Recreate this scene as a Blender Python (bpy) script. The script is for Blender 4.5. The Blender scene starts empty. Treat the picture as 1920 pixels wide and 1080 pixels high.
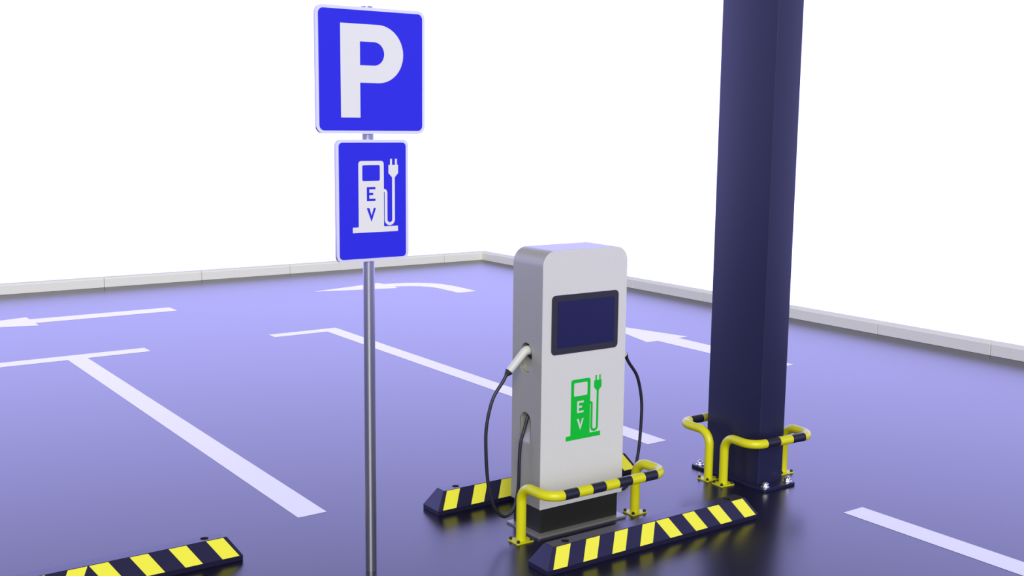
import bpy, bmesh, math
from mathutils import Vector, Matrix

SC = bpy.context.scene
COL = SC.collection

# ------------------------------------------------------------ camera
F_PX = 2107.98
YAW, PITCH, ROLL = 0.616324, -0.145773, 0.0108268
cy, sy, cp, sp = math.cos(YAW), math.sin(YAW), math.cos(PITCH), math.sin(PITCH)
fwd = Vector((sy * cp, cy * cp, sp))
right0 = Vector((cy, -sy, 0))
up0 = right0.cross(fwd)
right = right0 * math.cos(ROLL) + up0 * math.sin(ROLL)
up = -right0 * math.sin(ROLL) + up0 * math.cos(ROLL)
cam_data = bpy.data.cameras.new('camera')
cam_data.sensor_width = 36.0
cam_data.lens = F_PX * 36.0 / 1920.0
cam_data.clip_end = 500
cam = bpy.data.objects.new('camera', cam_data)
COL.objects.link(cam)
mw = Matrix((right, up, -fwd)).transposed().to_4x4()
mw.translation = Vector((0, 0, 2.4))
cam.matrix_world = mw
SC.camera = cam

# ------------------------------------------------------------ colour management
SC.view_settings.view_transform = 'Standard'
SC.view_settings.look = 'None'
SC.view_settings.exposure = 0.0
SC.view_settings.gamma = 1.0
SC.view_settings.use_curve_mapping = False
SC.cycles.use_denoising = True
SC.cycles.sample_clamp_indirect = 6.0

# ------------------------------------------------------------ sky
SKY_FAR = (1.58, 1.53, 3.42)      # bright lavender sky over the far side of the lot
SKY_HIGH = (0.26, 0.26, 0.12)    # dimmer sky overhead
SKY_BACK = (0.70, 0.70, 1.30)    # low sky behind the viewer
world = bpy.data.worlds.new('sky')
SC.world = world
world.use_nodes = True
nt = world.node_tree
nt.nodes.clear()
def wn(t, **k):
    n = nt.nodes.new(t)
    for a, b in k.items(): setattr(n, a, b)
    return n
tc = wn('ShaderNodeTexCoord')
sx = wn('ShaderNodeSeparateXYZ')
nt.links.new(tc.outputs['Generated'], sx.inputs[0])
dot = wn('ShaderNodeVectorMath', operation='DOT_PRODUCT')
nt.links.new(tc.outputs['Generated'], dot.inputs[0])
dot.inputs[1].default_value = (0.55, 0.83, 0.0)
az = wn('ShaderNodeMapRange', interpolation_type='SMOOTHSTEP')
nt.links.new(dot.outputs['Value'], az.inputs['Value'])
az.inputs['From Min'].default_value = 0.05
az.inputs['From Max'].default_value = 0.75
el = wn('ShaderNodeMapRange', interpolation_type='SMOOTHSTEP')
nt.links.new(sx.outputs['Z'], el.inputs['Value'])
el.inputs['From Min'].default_value = 0.34
el.inputs['From Max'].default_value = 0.62
def mix(fac, a, b):
    m = wn('ShaderNodeMix', data_type='RGBA')
    nt.links.new(fac, m.inputs['Factor'])
    for s, v in ((m.inputs['A'], a), (m.inputs['B'], b)):
        if isinstance(v, tuple): s.default_value = v + (1,)
        else: nt.links.new(v, s)
    return m.outputs['Result']
low = mix(az.outputs[0], SKY_BACK, SKY_FAR)
sky = mix(el.outputs[0], low, SKY_HIGH)
bg = wn('ShaderNodeBackground')
nt.links.new(sky, bg.inputs['Color'])
wo = wn('ShaderNodeOutputWorld')
nt.links.new(bg.outputs[0], wo.inputs[0])

# ------------------------------------------------------------ soft low sun behind the viewer
sun = bpy.data.lights.new('sun', 'SUN')
sun.energy = 2.45
sun.color = (1.0, 0.98, 0.80)
sun.angle = math.radians(38)
sun_ob = bpy.data.objects.new('sun', sun)
COL.objects.link(sun_ob)
sun_dir = Vector((-0.45, -0.74, 0.42))      # towards the sun
sun_ob.rotation_euler = sun_dir.to_track_quat('Z', 'Y').to_euler()
sun_ob.location = (8, -12, 8)

# ------------------------------------------------------------ materials
def mat(name, col, rough=0.5, metal=0.0, spec=0.5, tint=None, noise=None, bump=None, ior=None):
    m = bpy.data.materials.new(name)
    m.use_nodes = True
    t = m.node_tree
    b = t.nodes['Principled BSDF']
    b.inputs['Base Color'].default_value = tuple(col) + (1,)
    b.inputs['Roughness'].default_value = rough
    b.inputs['Metallic'].default_value = metal
    b.inputs['Specular IOR Level'].default_value = spec
    if ior: b.inputs['IOR'].default_value = ior
    if tint: b.inputs['Specular Tint'].default_value = tuple(tint) + (1,)
    if noise or bump:
        c = t.nodes.new('ShaderNodeTexCoord')
    if noise:
        scale, amount = noise
        n = t.nodes.new('ShaderNodeTexNoise')
        n.inputs['Scale'].default_value = scale
        n.inputs['Detail'].default_value = 4
        t.links.new(c.outputs['Object'], n.inputs['Vector'])
        r = t.nodes.new('ShaderNodeValToRGB')
        r.color_ramp.elements[0].position = 0.3
        r.color_ramp.elements[1].position = 0.7
        r.color_ramp.elements[0].color = tuple(x * (1 - amount) for x in col) + (1,)
        r.color_ramp.elements[1].color = tuple(min(1, x * (1 + amount)) for x in col) + (1,)
        t.links.new(n.outputs['Fac'], r.inputs['Fac'])
        t.links.new(r.outputs['Color'], b.inputs['Base Color'])
    if bump:
        scale, strength = bump
        n = t.nodes.new('ShaderNodeTexNoise')
        n.inputs['Scale'].default_value = scale
        n.inputs['Detail'].default_value = 3
        t.links.new(c.outputs['Object'], n.inputs['Vector'])
        bp = t.nodes.new('ShaderNodeBump')
        bp.inputs['Strength'].default_value = strength
        bp.inputs['Distance'].default_value = 0.002
        t.links.new(n.outputs['Fac'], bp.inputs['Height'])
        t.links.new(bp.outputs['Normal'], b.inputs['Normal'])
    return m

M = dict(
    asphalt=mat('sealed_asphalt', (0.006, 0.005, 0.022), 0.275, spec=0.5, bump=(260, 0.05)),
    paint=mat('white_road_paint', (0.68, 0.68, 0.62), 0.2, spec=1.0, noise=(90, 0.03)),
    concrete=mat('pale_concrete', (0.76, 0.76, 0.74), 0.6, noise=(60, 0.04), bump=(120, 0.15)),
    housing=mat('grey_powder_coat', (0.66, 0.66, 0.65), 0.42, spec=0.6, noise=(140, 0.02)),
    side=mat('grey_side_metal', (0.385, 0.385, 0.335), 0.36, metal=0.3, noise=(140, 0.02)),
    plinth=mat('black_plinth_metal', (0.016, 0.016, 0.015), 0.4),
    plate=mat('brushed_steel_plate', (0.42, 0.42, 0.42), 0.4, metal=0.6),
    bezel=mat('screen_bezel_plastic', (0.022, 0.021, 0.035), 0.45),
    screen=mat('dark_display_glass', (0.006, 0.006, 0.07), 0.35),
    green=mat('green_vinyl', (0.003, 0.50, 0.035), 0.5, spec=0.2),
    socket=mat('black_socket', (0.006, 0.006, 0.010), 0.5),
    rubber=mat('black_cable_rubber', (0.014, 0.014, 0.024), 0.42),
    handle=mat('pale_grey_plug', (0.62, 0.62, 0.60), 0.4),
    signblue=mat('sign_blue', (0.022, 0.020, 0.74), 0.5, spec=0.3),
    signwhite=mat('sign_white_sheeting', (0.80, 0.80, 0.80), 0.5, spec=0.3, noise=(400, 0.03)),
    signrim=mat('sign_rim_aluminium', (0.84, 0.84, 0.92), 0.3, metal=0.35),
    galv=mat('galvanised_pole', (0.42, 0.42, 0.46), 0.28, metal=0.95),
    yellow=mat('yellow_safety_paint', (0.66, 0.645, 0.006), 0.32),
    stripe=mat('yellow_reflective_sheet', (0.86, 0.84, 0.045), 0.5),
    black=mat('black_safety_paint', (0.013, 0.013, 0.036), 0.30),
    stoprubber=mat('black_rubber_block', (0.013, 0.012, 0.034), 0.28, tint=(0.60, 0.58, 1.0)),
    hole=mat('bolt_hole_black', (0.004, 0.004, 0.004), 0.8),
    column=mat('dark_blue_steel', (0.010, 0.010, 0.046), 0.36, spec=0.6, tint=(0.85, 0.85, 1.0), noise=(30, 0.03)),
    chrome=mat('bright_zinc', (0.62, 0.62, 0.66), 0.10, metal=1.0),
    screwblack=mat('black_screw_head', (0.012, 0.011, 0.02), 0.5),
)

# ------------------------------------------------------------ helpers
def obj(name, bm, mats, parent=None, smooth=False, bevel=0.0, seg=2):
    me = bpy.data.meshes.new(name)
    bmesh.ops.recalc_face_normals(bm, faces=bm.faces)
    bm.to_mesh(me)
    bm.free()
    for m in (mats if isinstance(mats, (list, tuple)) else [mats]):
        me.materials.append(M[m])
    o = bpy.data.objects.new(name, me)
    COL.objects.link(o)
    if parent is not None:
        o.parent = parent
    if smooth:
        for p in me.polygons: p.use_smooth = True
        me.set_sharp_from_angle(angle=math.radians(35))
    if bevel:
        md = o.modifiers.new('bevel', 'BEVEL')
        md.width = bevel
        md.segments = seg
        md.limit_method = 'ANGLE'
        md.angle_limit = math.radians(35)
    return o

def tag(o, label=None, category=None, group=None, kind=None):
    if label: o['label'] = label
    if category: o['category'] = category
    if group: o['group'] = group
    if kind: o['kind'] = kind
    return o

def thing(name, loc, label, category, group=None):
    o = bpy.data.objects.new(name, None)
    o.empty_display_size = 0.1
    o.location = loc
    COL.objects.link(o)
    return tag(o, label, category, group)

def box(bm, x0, x1, y0, y1, z0, z1, mi=0):
    v = [bm.verts.new(p) for p in ((x0, y0, z0), (x1, y0, z0), (x1, y1, z0), (x0, y1, z0),
                                   (x0, y0, z1), (x1, y0, z1), (x1, y1, z1), (x0, y1, z1))]
    for f in ((3, 2, 1, 0), (4, 5, 6, 7), (0, 1, 5, 4), (1, 2, 6, 5), (2, 3, 7, 6), (3, 0, 4, 7)):
        bm.faces.new([v[i] for i in f]).material_index = mi

def cyl(bm, c, r0, r1, h, n=24, axis='z', mi=0, phase=0.0):
    a, b = [], []
    for i in range(n):
        t = 2 * math.pi * i / n + phase
        u, w = math.cos(t), math.sin(t)
        for lst, r, k in ((a, r0, 0), (b, r1, h)):
            p = {'z': (r * u, r * w, k), 'x': (k, r * u, r * w), 'y': (r * u, k, r * w)}[axis]
            lst.append(bm.verts.new((c[0] + p[0], c[1] + p[1], c[2] + p[2])))
    bm.faces.new(a[::-1]).material_index = mi
    bm.faces.new(b).material_index = mi
    for i in range(n):
        j = (i + 1) % n
        bm.faces.new((a[i], a[j], b[j], b[i])).material_index = mi

def prism(bm, pts, place, d0, d1, mi=0):
    """extrude a 2D outline between depths d0 and d1; place(u, v, d) -> xyz"""
    a = [bm.verts.new(place(u, v, d0)) for u, v in pts]
    b = [bm.verts.new(place(u, v, d1)) for u, v in pts]
    n = len(pts)
    bm.faces.new(a[::-1]).material_index = mi
    bm.faces.new(b).material_index = mi
    for i in range(n):
        j = (i + 1) % n
        bm.faces.new((a[i], a[j], b[j], b[i])).material_index = mi

def rrect(x0, x1, y0, y1, r, n=8, corners=(1, 1, 1, 1)):
    """corners: bottom-left, bottom-right, top-right, top-left"""
    out = []
    for k, (cx_, cy_, a0) in enumerate(((x0, y0, 180), (x1, y0, 270), (x1, y1, 0), (x0, y1, 90))):
        if not corners[k]:
            out.append((cx_, cy_)); continue
        ox = cx_ + (r if k in (0, 3) else -r)
        oy = cy_ + (r if k in (0, 1) else -r)
        for i in range(n + 1):
            t = math.radians(a0 + 90 * i / n)
            out.append((ox + r * math.cos(t), oy + r * math.sin(t)))
    return out

FRONT = lambda u, v, d: (u, d, v)        # outline in x-z, depth along y
FLAT = lambda u, v, d: (u, v, d)         # outline in x-y, depth along z

def glyph(bm, loops, y, t, ox=0.0, oz=0.0, mi=0, flat=False):
    """outlines with holes (nested loops), standing in the x-z plane, front face at y - t (or lying flat)"""
    cu = bpy.data.curves.new('tmp', 'CURVE')
    cu.dimensions = '2D'
    cu.fill_mode = 'BOTH'
    cu.extrude = t / 2
    for lp in loops:
        s = cu.splines.new('POLY')
        s.points.add(len(lp) - 1)
        for q, (u, v) in zip(s.points, lp): q.co = (u, v, 0, 1)
        s.use_cyclic_u = True
    o = bpy.data.objects.new('tmp', cu)
    me = o.to_mesh()
    me.transform(Matrix.Translation((ox, oz, y + t / 2)) if flat else Matrix(((1, 0, 0, ox), (0, 0, -1, y - t / 2), (0, 1, 0, oz), (0, 0, 0, 1))))
    n0 = len(bm.faces)
    bm.from_mesh(me)
    bm.faces.ensure_lookup_table()
    for f in bm.faces[n0:]: f.material_index = mi
    o.to_mesh_clear()
    bpy.data.objects.remove(o)
    bpy.data.curves.remove(cu)

def fillet(pts, r, n=10):
    pts = [Vector(p) for p in pts]
    out = [pts[0]]
    for a, b, c in zip(pts, pts[1:], pts[2:]):
        u, w = (a - b).normalized(), (c - b).normalized()
        ang = u.angle(w)
        d = r / math.tan(ang / 2)
        cen = b + (u + w).normalized() * (r / math.sin(ang / 2))
        p0, p1 = b + u * d, b + w * d
        v0, v1 = p0 - cen, p1 - cen
        tot = v0.angle(v1)
        ax = v0.cross(v1).normalized()
        for i in range(n + 1):
            out.append(cen + Matrix.Rotation(tot * i / n, 3, ax) @ v0)
    out.append(pts[-1])
    return out

def catmull(pts, n=8):
    P = [Vector(p) for p in pts]
    P = [2 * P[0] - P[1]] + P + [2 * P[-1] - P[-2]]
    out = []
    for i in range(1, len(P) - 2):
        for k in range(n):
            t = k / n
            a, b, c, d = P[i - 1:i + 3]
            out.append(0.5 * ((2 * b) + (c - a) * t + (2 * a - 5 * b + 4 * c - d) * t * t + (3 * b - a - 3 * c + d) * t ** 3))
    out.append(P[-2])
    return out

def sweep(bm, path, r, n=20, mats=None):
    path = [Vector(p) for p in path]
    rad = r if isinstance(r, (list, tuple)) else [r] * len(path)
    rings = []
    nrm = None
    for i, p in enumerate(path):
        t = (path[min(i + 1, len(path) - 1)] - path[max(i - 1, 0)]).normalized()
        if nrm is None:
            nrm = t.orthogonal().normalized()
        else:
            nrm = (nrm - t * nrm.dot(t)).normalized()
        bi = t.cross(nrm)
        rings.append([bm.verts.new(p + (nrm * math.cos(2 * math.pi * k / n) + bi * math.sin(2 * math.pi * k / n)) * rad[i])
                      for k in range(n)])
    for i in range(len(rings) - 1):
        for k in range(n):
            f = bm.faces.new((rings[i][k], rings[i][(k + 1) % n], rings[i + 1][(k + 1) % n], rings[i + 1][k]))
            f.material_index = mats[i] if mats else 0
    bm.faces.new(rings[0][::-1])
    bm.faces.new(rings[-1])

def boolean_cut(o, cutter_bm):
    me = bpy.data.meshes.new('cut')
    bmesh.ops.recalc_face_normals(cutter_bm, faces=cutter_bm.faces)
    cutter_bm.to_mesh(me)
    cutter_bm.free()
    c = bpy.data.objects.new('cut', me)
    COL.objects.link(c)
    c.parent = o.parent
    md = o.modifiers.new('cut', 'BOOLEAN')
    md.operation = 'DIFFERENCE'
    md.object = c
    md.solver = 'EXACT'
    bpy.context.view_layer.update()
    dg = bpy.context.evaluated_depsgraph_get()
    new = bpy.data.meshes.new_from_object(o.evaluated_get(dg))
    o.modifiers.clear()
    o.data = new
    bpy.data.objects.remove(c)
    bpy.data.meshes.remove(me)

# ------------------------------------------------------------ ground
bm = bmesh.new()
box(bm, -14, 11.11, -8, 16.55, -0.25, 0.0)
tag(obj('floor', bm, 'asphalt'), 'dark glossy asphalt ground of the parking lot', 'ground', kind='structure')

PT = 0.0012
def marking(name, pts, label, category, group):
    cx_ = sum(p[0] for p in pts) / len(pts); cy_ = sum(p[1] for p in pts) / len(pts)
    bm = bmesh.new()
    glyph(bm, [pts], 0.0, PT, -cx_, -cy_, flat=True)
    o = obj(name, bm, 'paint')
    o.location = (cx_, cy_, 0.0002)
    return tag(o, label, category, group)

G = 'white painted bay lines'
marking('parking_line', [(2.755, 6.123), (2.946, 6.123), (2.946, 11.572), (3.583, 11.572), (3.583, 11.786), (2.117, 11.786), (2.117, 11.572), (2.755, 11.572)],
        'white T shaped bay line on the dark ground left of the sign post', 'road marking', G)
marking('parking_line', [(5.627, 6.14), (5.818, 6.14), (5.818, 11.786), (4.984, 11.786), (4.984, 11.612), (5.627, 11.612)],
        'white L shaped bay line running behind the sign post and the charger', 'road marking', G)
marking('parking_line', [(5.632, 4.324), (5.632, -2.0), (5.818, -2.0), (5.818, 4.324)],
        'short white bay line at the bottom right, in front of the column', 'road marking', G)
GA = 'white painted direction arrows'
marking('direction_arrow', [(1.76, 14.06), (2.965, 13.73), (2.965, 13.915), (4.662, 13.915), (4.662, 14.215), (2.965, 14.215), (2.965, 14.385)],
        'straight white arrow on the ground pointing left, at the left edge of the view', 'road marking', GA)
arc_in = [(8.04, 14.345), (8.17, 14.315), (8.295, 14.247), (8.39, 14.165), (8.458, 14.06), (8.497, 13.95), (8.512, 13.83)]
arc_out = [(8.835, 13.80), (8.822, 13.99), (8.785, 14.185), (8.725, 14.32), (8.64, 14.43), (8.52, 14.52), (8.38, 14.59), (8.22, 14.632), (8.04, 14.65)]
marking('direction_arrow', [(6.80, 14.49), (8.018, 14.185)] + arc_in + [(8.518, 13.345), (8.828, 13.345)] + arc_out + [(8.018, 14.80)],
        'curved white turn arrow on the ground behind the sign post, near the far kerb', 'road marking', GA)
marking('direction_arrow', [(8.65, 10.37), (8.337, 9.158), (8.497, 9.158), (8.497, 7.475), (8.815, 7.475), (8.815, 9.158), (8.965, 9.158)],
        'straight white arrow on the ground between the charger and the column', 'road marking', GA)

# ------------------------------------------------------------ kerb stones
KH, KW, KC = 0.142, 0.15, 0.022
def kerb_mesh(length):
    """kerb along local +x, front face at y=0 looking towards -y"""
    bm = bmesh.new()
    prof = [(0, 0), (0, KH - KC), (KC * 0.35, KH - KC * 0.3), (KC, KH), (KW - 0.012, KH), (KW, KH - 0.012), (KW, 0)]
    prism(bm, prof, lambda u, v, d: (d, u, v), 0.0, length)
    return bm
ordw = ['first', 'second', 'third', 'fourth', 'fifth', 'sixth', 'seventh', 'eighth', 'ninth']
KX, KY = 10.965, 16.405
PITCHK = 1.434
gap = 0.007
for i in range(7):
    x1 = (KX + KW) if i == 0 else (10.19 + 0.0 - (i - 1) * PITCHK)
    x0 = 10.19 - i * PITCHK
    bm = kerb_mesh(x1 - x0 - gap)
    if i == 0:
        pass
    o = obj('kerb_stone', bm, 'concrete', bevel=0.003, seg=1)
    o.location = (x0 + gap / 2, KY, 0)
    tag(o, ('pale concrete kerb stone in the far row, at the corner' if i == 0 else
            f'pale concrete kerb stone in the far row, {ordw[i]} from the corner going left'), 'kerb', 'concrete kerb stones')
for i in range(8):
    y1 = (KY - gap) if i == 0 else (16.69 - 0.0 - i * PITCHK + 0.0)
    y0 = 16.69 - (i + 1) * PITCHK
    bm = kerb_mesh(y1 - y0 - gap)
    o = obj('kerb_stone', bm, 'concrete', bevel=0.003, seg=1)
    o.rotation_euler = (0, 0, -math.pi / 2)
    o.location = (KX, y1 - gap / 2, 0)
    tag(o, ('pale concrete kerb stone in the right hand row, at the corner' if i == 0 else
            f'pale concrete kerb stone in the right hand row, {ordw[i]} from the corner'), 'kerb', 'concrete kerb stones')

# ------------------------------------------------------------ wheel stops
def wheel_stop(cx_, yf, label):
    t = thing('wheel_stop', (cx_, yf + 0.09, 0), label, 'wheel stop', 'rubber wheel stops in the bays')
    L, W = 0.811, 0.09
    TL, TW, H, B = L - 0.071, 0.040, 0.135, 0.030
    bm = bmesh.new()
    lv = []
    for hx, hy, z in ((L, W, 0), (L, W, B), (TL, TW, H)):
        lv.append([bm.verts.new(p) for p in ((-hx, -hy, z), (hx, -hy, z), (hx, hy, z), (-hx, hy, z))])
    bm.faces.new(lv[0][::-1]); bm.faces.new(lv[2])
    for a, b in ((lv[0], lv[1]), (lv[1], lv[2])):
        for k in range(4):
            bm.faces.new((a[k], a[(k + 1) % 4], b[(k + 1) % 4], b[k]))
    body = obj('rubber_block', bm, 'stoprubber', t)
    cut = bmesh.new()
    for s in (-1, 1):
        cyl(cut, (s * 0.628, 0, 0.05), 0.0215, 0.0215, 0.2, 24)
    boolean_cut(body, cut)
    body.data.materials.clear()
    body.data.materials.append(M['stoprubber']); body.data.materials.append(M['hole'])
    for p in body.data.polygons:
        c = p.center
        p.material_index = 1 if (p.normal.z < 0.9 or c.z < 0.12) and math.hypot(abs(c.x) - 0.628, c.y) < 0.024 and c.z > 0.04 else 0
    md = body.modifiers.new('bevel', 'BEVEL'); md.width = 0.0025; md.segments = 2; md.limit_method = 'ANGLE'
    # slanted yellow reflective stripes on both long sides, mirrored about the middle
    for side in (-1, 1):
        for k in range(8):
            if k < 4:
                a = -0.718 + 0.2065 * k; b = a + 0.0965; off = -0.058
            else:
                a = 0.006 + 0.2055 * (k - 4); b = a + 0.0955; off = 0.072
            bm = bmesh.new()
            n = Vector((0, -(H - B), (W - TW))).normalized()
            def on(x, f):
                return Vector((x, -(W + (TW - W) * f), B + (H - B) * f))
            q = [on(a + off, 0.0), on(b + off, 0.0), on(b, 0.975), on(a, 0.975)]
            lo, hi = [], []
            for p in q:
                p2 = p + n * 0.0012
                if side > 0: p = Vector((p.x, -p.y, p.z)); p2 = Vector((p2.x, -p2.y, p2.z))
                lo.append(bm.verts.new(p)); hi.append(bm.verts.new(p2))
            bm.faces.new(lo); bm.faces.new(hi)
            for i in range(4):
                bm.faces.new((lo[i], lo[(i + 1) % 4], hi[(i + 1) % 4], hi[i]))
            obj('reflective_stripe', bm, 'stripe', t)
    return t
wheel_stop(4.290, 4.55, 'black and yellow rubber wheel stop in front of the charger')
wheel_stop(4.290, 5.67, 'black and yellow rubber wheel stop partly hidden behind the charger')
wheel_stop(1.410, 5.67, 'black and yellow rubber wheel stop cut off at the bottom left corner')

# ------------------------------------------------------------ guard rails
R_T = 0.0295
def guard(cx_, half, py, side, out_, x0, x1, nst, label):
    """posts at y=py; the rail stands out_ metres off towards side (-1 = -y)"""
    t = thing('guard_rail', (cx_, py, 0), label, 'guard rail', 'yellow tubular guard rails')
    Z, OUT = 0.334, out_ * side
    pts = [(-half, 0, 0.008), (-half, 0, Z), (-half, OUT, Z), (half, OUT, Z), (half, 0, Z), (half, 0, 0.008)]
    path = fillet(pts, 0.096)
    # stripe boundaries on the straight rail
    xs = [x0 + (x1 - x0) * k / nst for k in range(nst + 1)]
    out = []
    for i, p in enumerate(path):
        if out and abs(out[-1].y - OUT) < 1e-4 and abs(p.y - OUT) < 1e-4 and p.x - out[-1].x > 0.2:
            for x in xs: out.append(Vector((x, OUT, Z)))
        out.append(p)
    ms = []
    for a, b in zip(out, out[1:]):
        m = (a + b) / 2
        blk = abs(m.y - OUT) < 1e-4 and x0 < m.x < x1 and int((m.x - x0) / (x1 - x0) * nst) % 2 == 0
        ms.append(1 if blk else 0)
    bm = bmesh.new()
    sweep(bm, out, R_T, 28, ms)
    obj('tube', bm, ['yellow', 'black'], t, smooth=True)
    for s in (-1, 1):
        bm = bmesh.new()
        prism(bm, rrect(s * half - 0.0575, s * half + 0.0575, -0.05, 0.05, 0.004, 3), FLAT, 0.0, 0.008)
        pl = obj('foot_plate', bm, 'yellow', t)
        for a in (-1, 1):
            for b in (-1, 1):
                bm = bmesh.new()
                cyl(bm, (0, 0, 0), 0.0095, 0.0095, 0.010, 16)
                cyl(bm, (0, 0, 0.010), 0.0095, 0.006, 0.005, 16)
                sc = obj('screw', bm, 'screwblack', pl, smooth=True)
                sc.location = (s * half + a * 0.046, b * 0.0385, 0.008)
    return t
guard(4.1025, 0.4375, 5.057, -1, 0.273, -0.348, 0.348, 7, 'yellow guard rail with black bands standing in front of the charger')
gr = guard(5.683, 0.273, 5.126, -1, 0.265, -0.155, 0.183, 3, 'yellow guard rail with black bands wrapped around the near side of the column')
gr.rotation_euler = (0, 0, math.radians(-4.4))
guard(5.682, 0.272, 5.286, 1, 0.290, -0.183, 0.168, 3, 'yellow guard rail with black bands wrapped around the far side of the column')

# ------------------------------------------------------------ column
col = thing('steel_column', (5.661, 5.210, 0), 'tall dark blue rectangular steel column bolted to the ground at right', 'column')
bm = bmesh.new()
prism(bm, rrect(-0.154, 0.154, -0.345, 0.345, 0.018, 5), FLAT, 0.0, 0.02)
obj('base_plate', bm, 'column', col, smooth=True, bevel=0.002)
bm = bmesh.new()
prism(bm, rrect(-0.122, 0.114, -0.255, 0.228, 0.003, 3), FLAT, 0.02, 6.2)
obj('shaft', bm, 'column', col, smooth=True)
def bolt(x, y):
    bm = bmesh.new()
    cyl(bm, (0, 0, 0), 0.013, 0.013, 0.029, 24)
    cyl(bm, (0, 0, 0.029), 0.013, 0.010, 0.004, 24)
    cyl(bm, (0, 0, 0.033), 0.010, 0.004, 0.002, 24)
    s = obj('anchor_bolt', bm, 'chrome', col, smooth=True)
    s.location = (x, y, 0.02)
    bm = bmesh.new()
    cyl(bm, (0, 0, 0), 0.030, 0.029, 0.005, 32)
    obj('washer', bm, 'chrome', s, smooth=True)
    bm = bmesh.new()
    cyl(bm, (0, 0, 0.005), 0.0235, 0.0235, 0.016, 6, phase=0.3)
    cyl(bm, (0, 0, 0.021), 0.0235, 0.0185, 0.003, 6, phase=0.3)
    obj('nut', bm, 'chrome', s, bevel=0.001)
for bx, by in ((-0.098, -0.300), (0.116, -0.303), (-0.112, 0.296), (0.116, 0.296)):
    bolt(bx, by)

# ------------------------------------------------------------ sign post
post = thing('sign_post', (2.743, 5.162, 0), 'grey metal post carrying a blue P sign above a blue EV charging sign', 'road sign')
PX, PY = 2.743, 5.162
bm = bmesh.new()
cyl(bm, (0, 0, 0), 0.0300, 0.0300, 2.972, 40)
obj('pole', bm, 'galv', post, smooth=True)

def sign(name, x0, x1, z0, z1, r, b):
    """plate with rolled rim, front face at world y = 5.115"""
    x0 -= PX; x1 -= PX
    yf = 5.115 - PY
    bm = bmesh.new()
    prism(bm, rrect(x0, x1, z0, z1, r, 10), FRONT, yf, yf + 0.005)
    # returned edge flange
    o_, i_ = rrect(x0, x1, z0, z1, r, 10), rrect(x0 + 0.003, x1 - 0.003, z0 + 0.003, z1 - 0.003, r - 0.003, 10)
    n = len(o_)
    A = [bm.verts.new((u, yf + 0.005, v)) for u, v in o_]; B = [bm.verts.new((u, yf + 0.017, v)) for u, v in o_]
    Cc = [bm.verts.new((u, yf + 0.017, v)) for u, v in i_]; D = [bm.verts.new((u, yf + 0.005, v)) for u, v in i_]
    for i in range(n):
        j = (i + 1) % n
        for P_, Q_ in ((A, B), (B, Cc), (Cc, D)):
            bm.faces.new((P_[i], P_[j], Q_[j], Q_[i]))
    s = obj(name, bm, ['signrim', 'galv'], post, smooth=True)
    for p in s.data.polygons:
        p.material_index = 0 if p.normal.y < -0.9 else 1      # bare metal edge and back
    bm = bmesh.new()
    prism(bm, rrect(x0 + b, x1 - b, z0 + b, z1 - b, max(r - b, 0.01) + 0.002, 10), FRONT, yf - 0.0008, yf)
    obj('blue_panel', bm, 'signblue', s)
    # clamp band holding the plate to the pole
    for z in (z0 + 0.08, z1 - 0.08):
        bm = bmesh.new()
        cyl(bm, (0, 0, z), 0.033, 0.033, 0.025, 32)
        box(bm, -0.045, 0.045, yf + 0.005, yf + 0.020, z, z + 0.025)
        obj('clamp', bm, 'galv', s, smooth=True)
    return s, yf - 0.0008

s1, yf = sign('parking_plate', 2.4355, 3.0525, 2.338, 2.962, 0.040, 0.0155)
def arc(cx_, cz, rx, rz, a0, a1, n):
    return [(cx_ + rx * math.cos(math.radians(a0 + (a1 - a0) * i / n)), cz + rz * math.sin(math.radians(a0 + (a1 - a0) * i / n))) for i in range(n + 1)]
outer = [(2.569, 2.418), (2.677, 2.418), (2.677, 2.5915)] + arc(2.780, 2.7355, 0.144, 0.144, -90, 90, 28) + [(2.569, 2.8795)]
inner = [(2.677, 2.6775), (2.677, 2.794)] + arc(2.756, 2.7358, 0.0582, 0.0582, 90, -90, 20)
bm = bmesh.new()
glyph(bm, [outer, inner], yf, 0.0008, -PX, 0)
obj('letter', bm, 'signwhite', s1)

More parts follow.
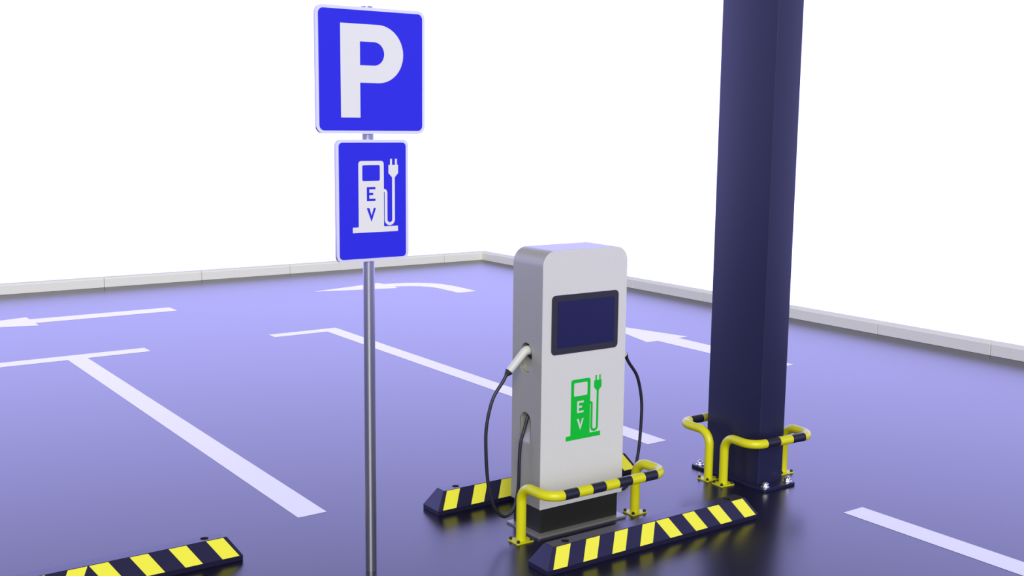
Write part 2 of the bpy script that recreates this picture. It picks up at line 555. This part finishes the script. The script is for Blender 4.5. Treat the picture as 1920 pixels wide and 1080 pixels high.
def pump(bm, y, t, ox, oz):
    """filling-pump pictogram with E and V cut out and a plug on a hose; origin at its lower-left corner"""
    body = [(0, 0), (0.262, 0), (0.262, 0.0280), (0.1795, 0.0280)] + \
        arc(0.1795 - 0.016, 0.3645 - 0.016, 0.016, 0.016, 0, 90, 6) + arc(0.034 + 0.016, 0.3645 - 0.016, 0.016, 0.016, 90, 180, 6) + \
        [(0.034, 0.0280), (0, 0.0280)]
    win = rrect(0.0560, 0.1570, 0.2630, 0.3430, 0.007, 4)
    E_ = [(0.081, 0.160), (0.131, 0.160), (0.131, 0.172), (0.0955, 0.172), (0.0955, 0.190), (0.118, 0.190), (0.118, 0.2025),
          (0.0955, 0.2025), (0.0955, 0.220), (0.131, 0.220), (0.131, 0.232), (0.081, 0.232)]
    V_ = [(0.080, 0.1245), (0.096, 0.1245), (0.1078, 0.0855), (0.1200, 0.1245), (0.1335, 0.1245), (0.1075, 0.053)]
    glyph(bm, [body, win, E_, V_], y, t, ox, oz)
    glyph(bm, [[(0.228, 0.279), (0.2440, 0.279), (0.2640, 0.301), (0.2640, 0.343), (0.2570, 0.343), (0.2570, 0.374), (0.2455, 0.374),
                (0.2455, 0.343), (0.2280, 0.343), (0.2280, 0.374), (0.2165, 0.374), (0.2165, 0.343), (0.2070, 0.343), (0.2070, 0.301)]], y, t, ox, oz)
    cl = [(0.1795, 0.2130)] + arc(0.1800, 0.2010, 0.0120, 0.0120, 88, 0, 6) + [(0.192, 0.07)] + arc(0.214, 0.062, 0.022, 0.022, 180, 360, 14) + [(0.236, 0.279)]
    L_, R_ = [], []
    for i, p in enumerate(cl):
        a, b = Vector(cl[max(i - 1, 0)]), Vector(cl[min(i + 1, len(cl) - 1)])
        d = (b - a).normalized(); nn = Vector((-d.y, d.x)) * 0.0078
        L_.append((p[0] + nn.x, p[1] + nn.y)); R_.append((p[0] - nn.x, p[1] - nn.y))
    glyph(bm, [L_ + R_[::-1]], y, t, ox, oz)

s2, yf = sign('charging_plate', 2.538, 2.9535, 1.687, 2.309, 0.034, 0.0155)
bm = bmesh.new()
pump(bm, yf, 0.0008, 2.628 - PX, 1.8365)
obj('pump_symbol', bm, 'signwhite', s2)

# ------------------------------------------------------------ charger
CX, CY = 4.1025, 5.19
ch = thing('charging_station', (CX, CY, 0), 'tall light grey electric vehicle charger with a dark screen and green pump symbol', 'charger')
YF = 5.045 - CY
bm = bmesh.new()
prism(bm, rrect(-0.334, 0.334, -0.170, 0.160, 0.004, 3), FLAT, 0.0, 0.012)
obj('base_plate', bm, 'plate', ch)
bm = bmesh.new()
box(bm, -0.2945, 0.2945, 5.063 - CY, 5.332 - CY, 0.012, 0.165)
obj('plinth', bm, 'plinth', ch, bevel=0.002)
bm = bmesh.new()
prism(bm, rrect(-0.3137, 0.3137, 0.163, 1.683, 0.088, 14, (0, 0, 1, 1)), FRONT, YF + 0.002, 5.337 - CY)
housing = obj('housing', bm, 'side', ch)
cut = bmesh.new()
def slot(sx_, yc, w, z0, z1, dtop, dbot, round_bot):
    """recess in the side wall: rounded top, floor sloping out towards the bottom"""
    n = 12
    hw = w / 2
    out = [(-hw, z0), (hw, z0)] if not round_bot else arc(0, z0 + hw * 0.55, hw, hw * 0.55, 180, 360, n)
    out = out + arc(0, z1 - hw, hw, hw, 0, 180, n)
    a, b = [], []
    for u, v in out:
        d = dbot + (dtop - dbot) * (v - z0) / (z1 - z0)
        a.append(cut.verts.new((sx_ * 0.36, yc + u, v)))
        b.append(cut.verts.new((sx_ * (0.3137 - d), yc + u, v)))
    cut.faces.new(a); cut.faces.new(b[::-1])
    for i in range(len(out)):
        j = (i + 1) % len(out)
        cut.faces.new((a[i], a[j], b[j], b[i]))
HY = 5.198 - CY
for s in (-1, 1):
    slot(s, HY, 0.108, 0.953, 1.134, 0.075, 0.030, True)
    slot(s, HY, 0.100, 0.538, 0.718, 0.070, 0.006, False)
boolean_cut(housing, cut)
md = housing.modifiers.new('bevel', 'BEVEL'); md.width = 0.003; md.segments = 2; md.limit_method = 'ANGLE'; md.angle_limit = math.radians(40)

bm = bmesh.new()
prism(bm, rrect(-0.3137, 0.3137, 0.163, 1.683, 0.088, 14, (0, 0, 1, 1)), FRONT, YF - 0.001, YF + 0.002)
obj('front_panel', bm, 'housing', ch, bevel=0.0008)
YF -= 0.001
bm = bmesh.new()
prism(bm, rrect(3.8525 - CX, 4.351 - CX, 1.0765, 1.4245, 0.027, 8), FRONT, YF - 0.004, YF)
bez = obj('screen_frame', bm, 'bezel', ch, bevel=0.001)
bm = bmesh.new()
box(bm, 3.8945 - CX, 4.319 - CX, YF - 0.005, YF - 0.004, 1.1145, 1.3885)
obj('screen', bm, 'screen', bez)
bm = bmesh.new()
pump(bm, YF, 0.0008, 3.9715 - CX, 0.549)
obj('pump_symbol', bm, 'green', ch)

def plug_set(s):
    y = HY - 0.004
    bm = bmesh.new()
    cyl(bm, (s * 0.232, HY, 1.082), 0.0505, 0.0505, s * 0.044, 36, 'x')
    obj('charging_socket', bm, 'socket', ch, smooth=True)
    pth = fillet([(s * 0.250, y, 1.090), (s * 0.322, y, 1.090), (s * 0.438, y, 0.9790)], 0.045, 8)
    a0, b0 = pth[-2], pth[-1]
    pth = pth[:-1] + [a0.lerp(b0, k / 6) for k in range(1, 7)]
    rr = [0.0275 - 0.0055 * max(0, (i - 4)) / (len(pth) - 5) for i in range(len(pth))]
    bm = bmesh.new()
    sweep(bm, pth, rr, 28)
    pl = obj('charging_plug', bm, 'handle', ch, smooth=True)
    d = (pth[-1] - pth[-2]).normalized()
    p0 = pth[-1]
    bm = bmesh.new()
    cps, crs = [], []
    for k in range(5):
        cps += [p0 + d * (0.0065 * k), p0 + d * (0.0065 * k + 0.0045)]
        r = 0.0245 - 0.0030 * k
        crs += [r, r - 0.001]
    sweep(bm, cps, crs, 20)
    obj('cable_collar', bm, 'rubber', pl, smooth=True)
    e = p0 + d * 0.024
    cpts = [e, (s * 0.482, y, 0.922), (s * 0.552, y, 0.826), (s * 0.592, y, 0.674), (s * 0.594, y, 0.517), (s * 0.576, y, 0.322), (s * 0.534, y, 0.185),
            (s * 0.478, y, 0.118), (s * 0.425, y, 0.116), (s * 0.382, y, 0.170), (s * 0.361, y, 0.285), (s * 0.357, y, 0.440), (s * 0.348, y, 0.545), (s * 0.318, y, 0.636),
            (s * 0.298, y, 0.690), (s * 0.262, y, 0.704)]
    bm = bmesh.new()
    sweep(bm, catmull(cpts, 8), 0.0102, 16)
    obj('charging_cable', bm, 'rubber', ch, smooth=True)
for s in (-1, 1):
    plug_set(s)
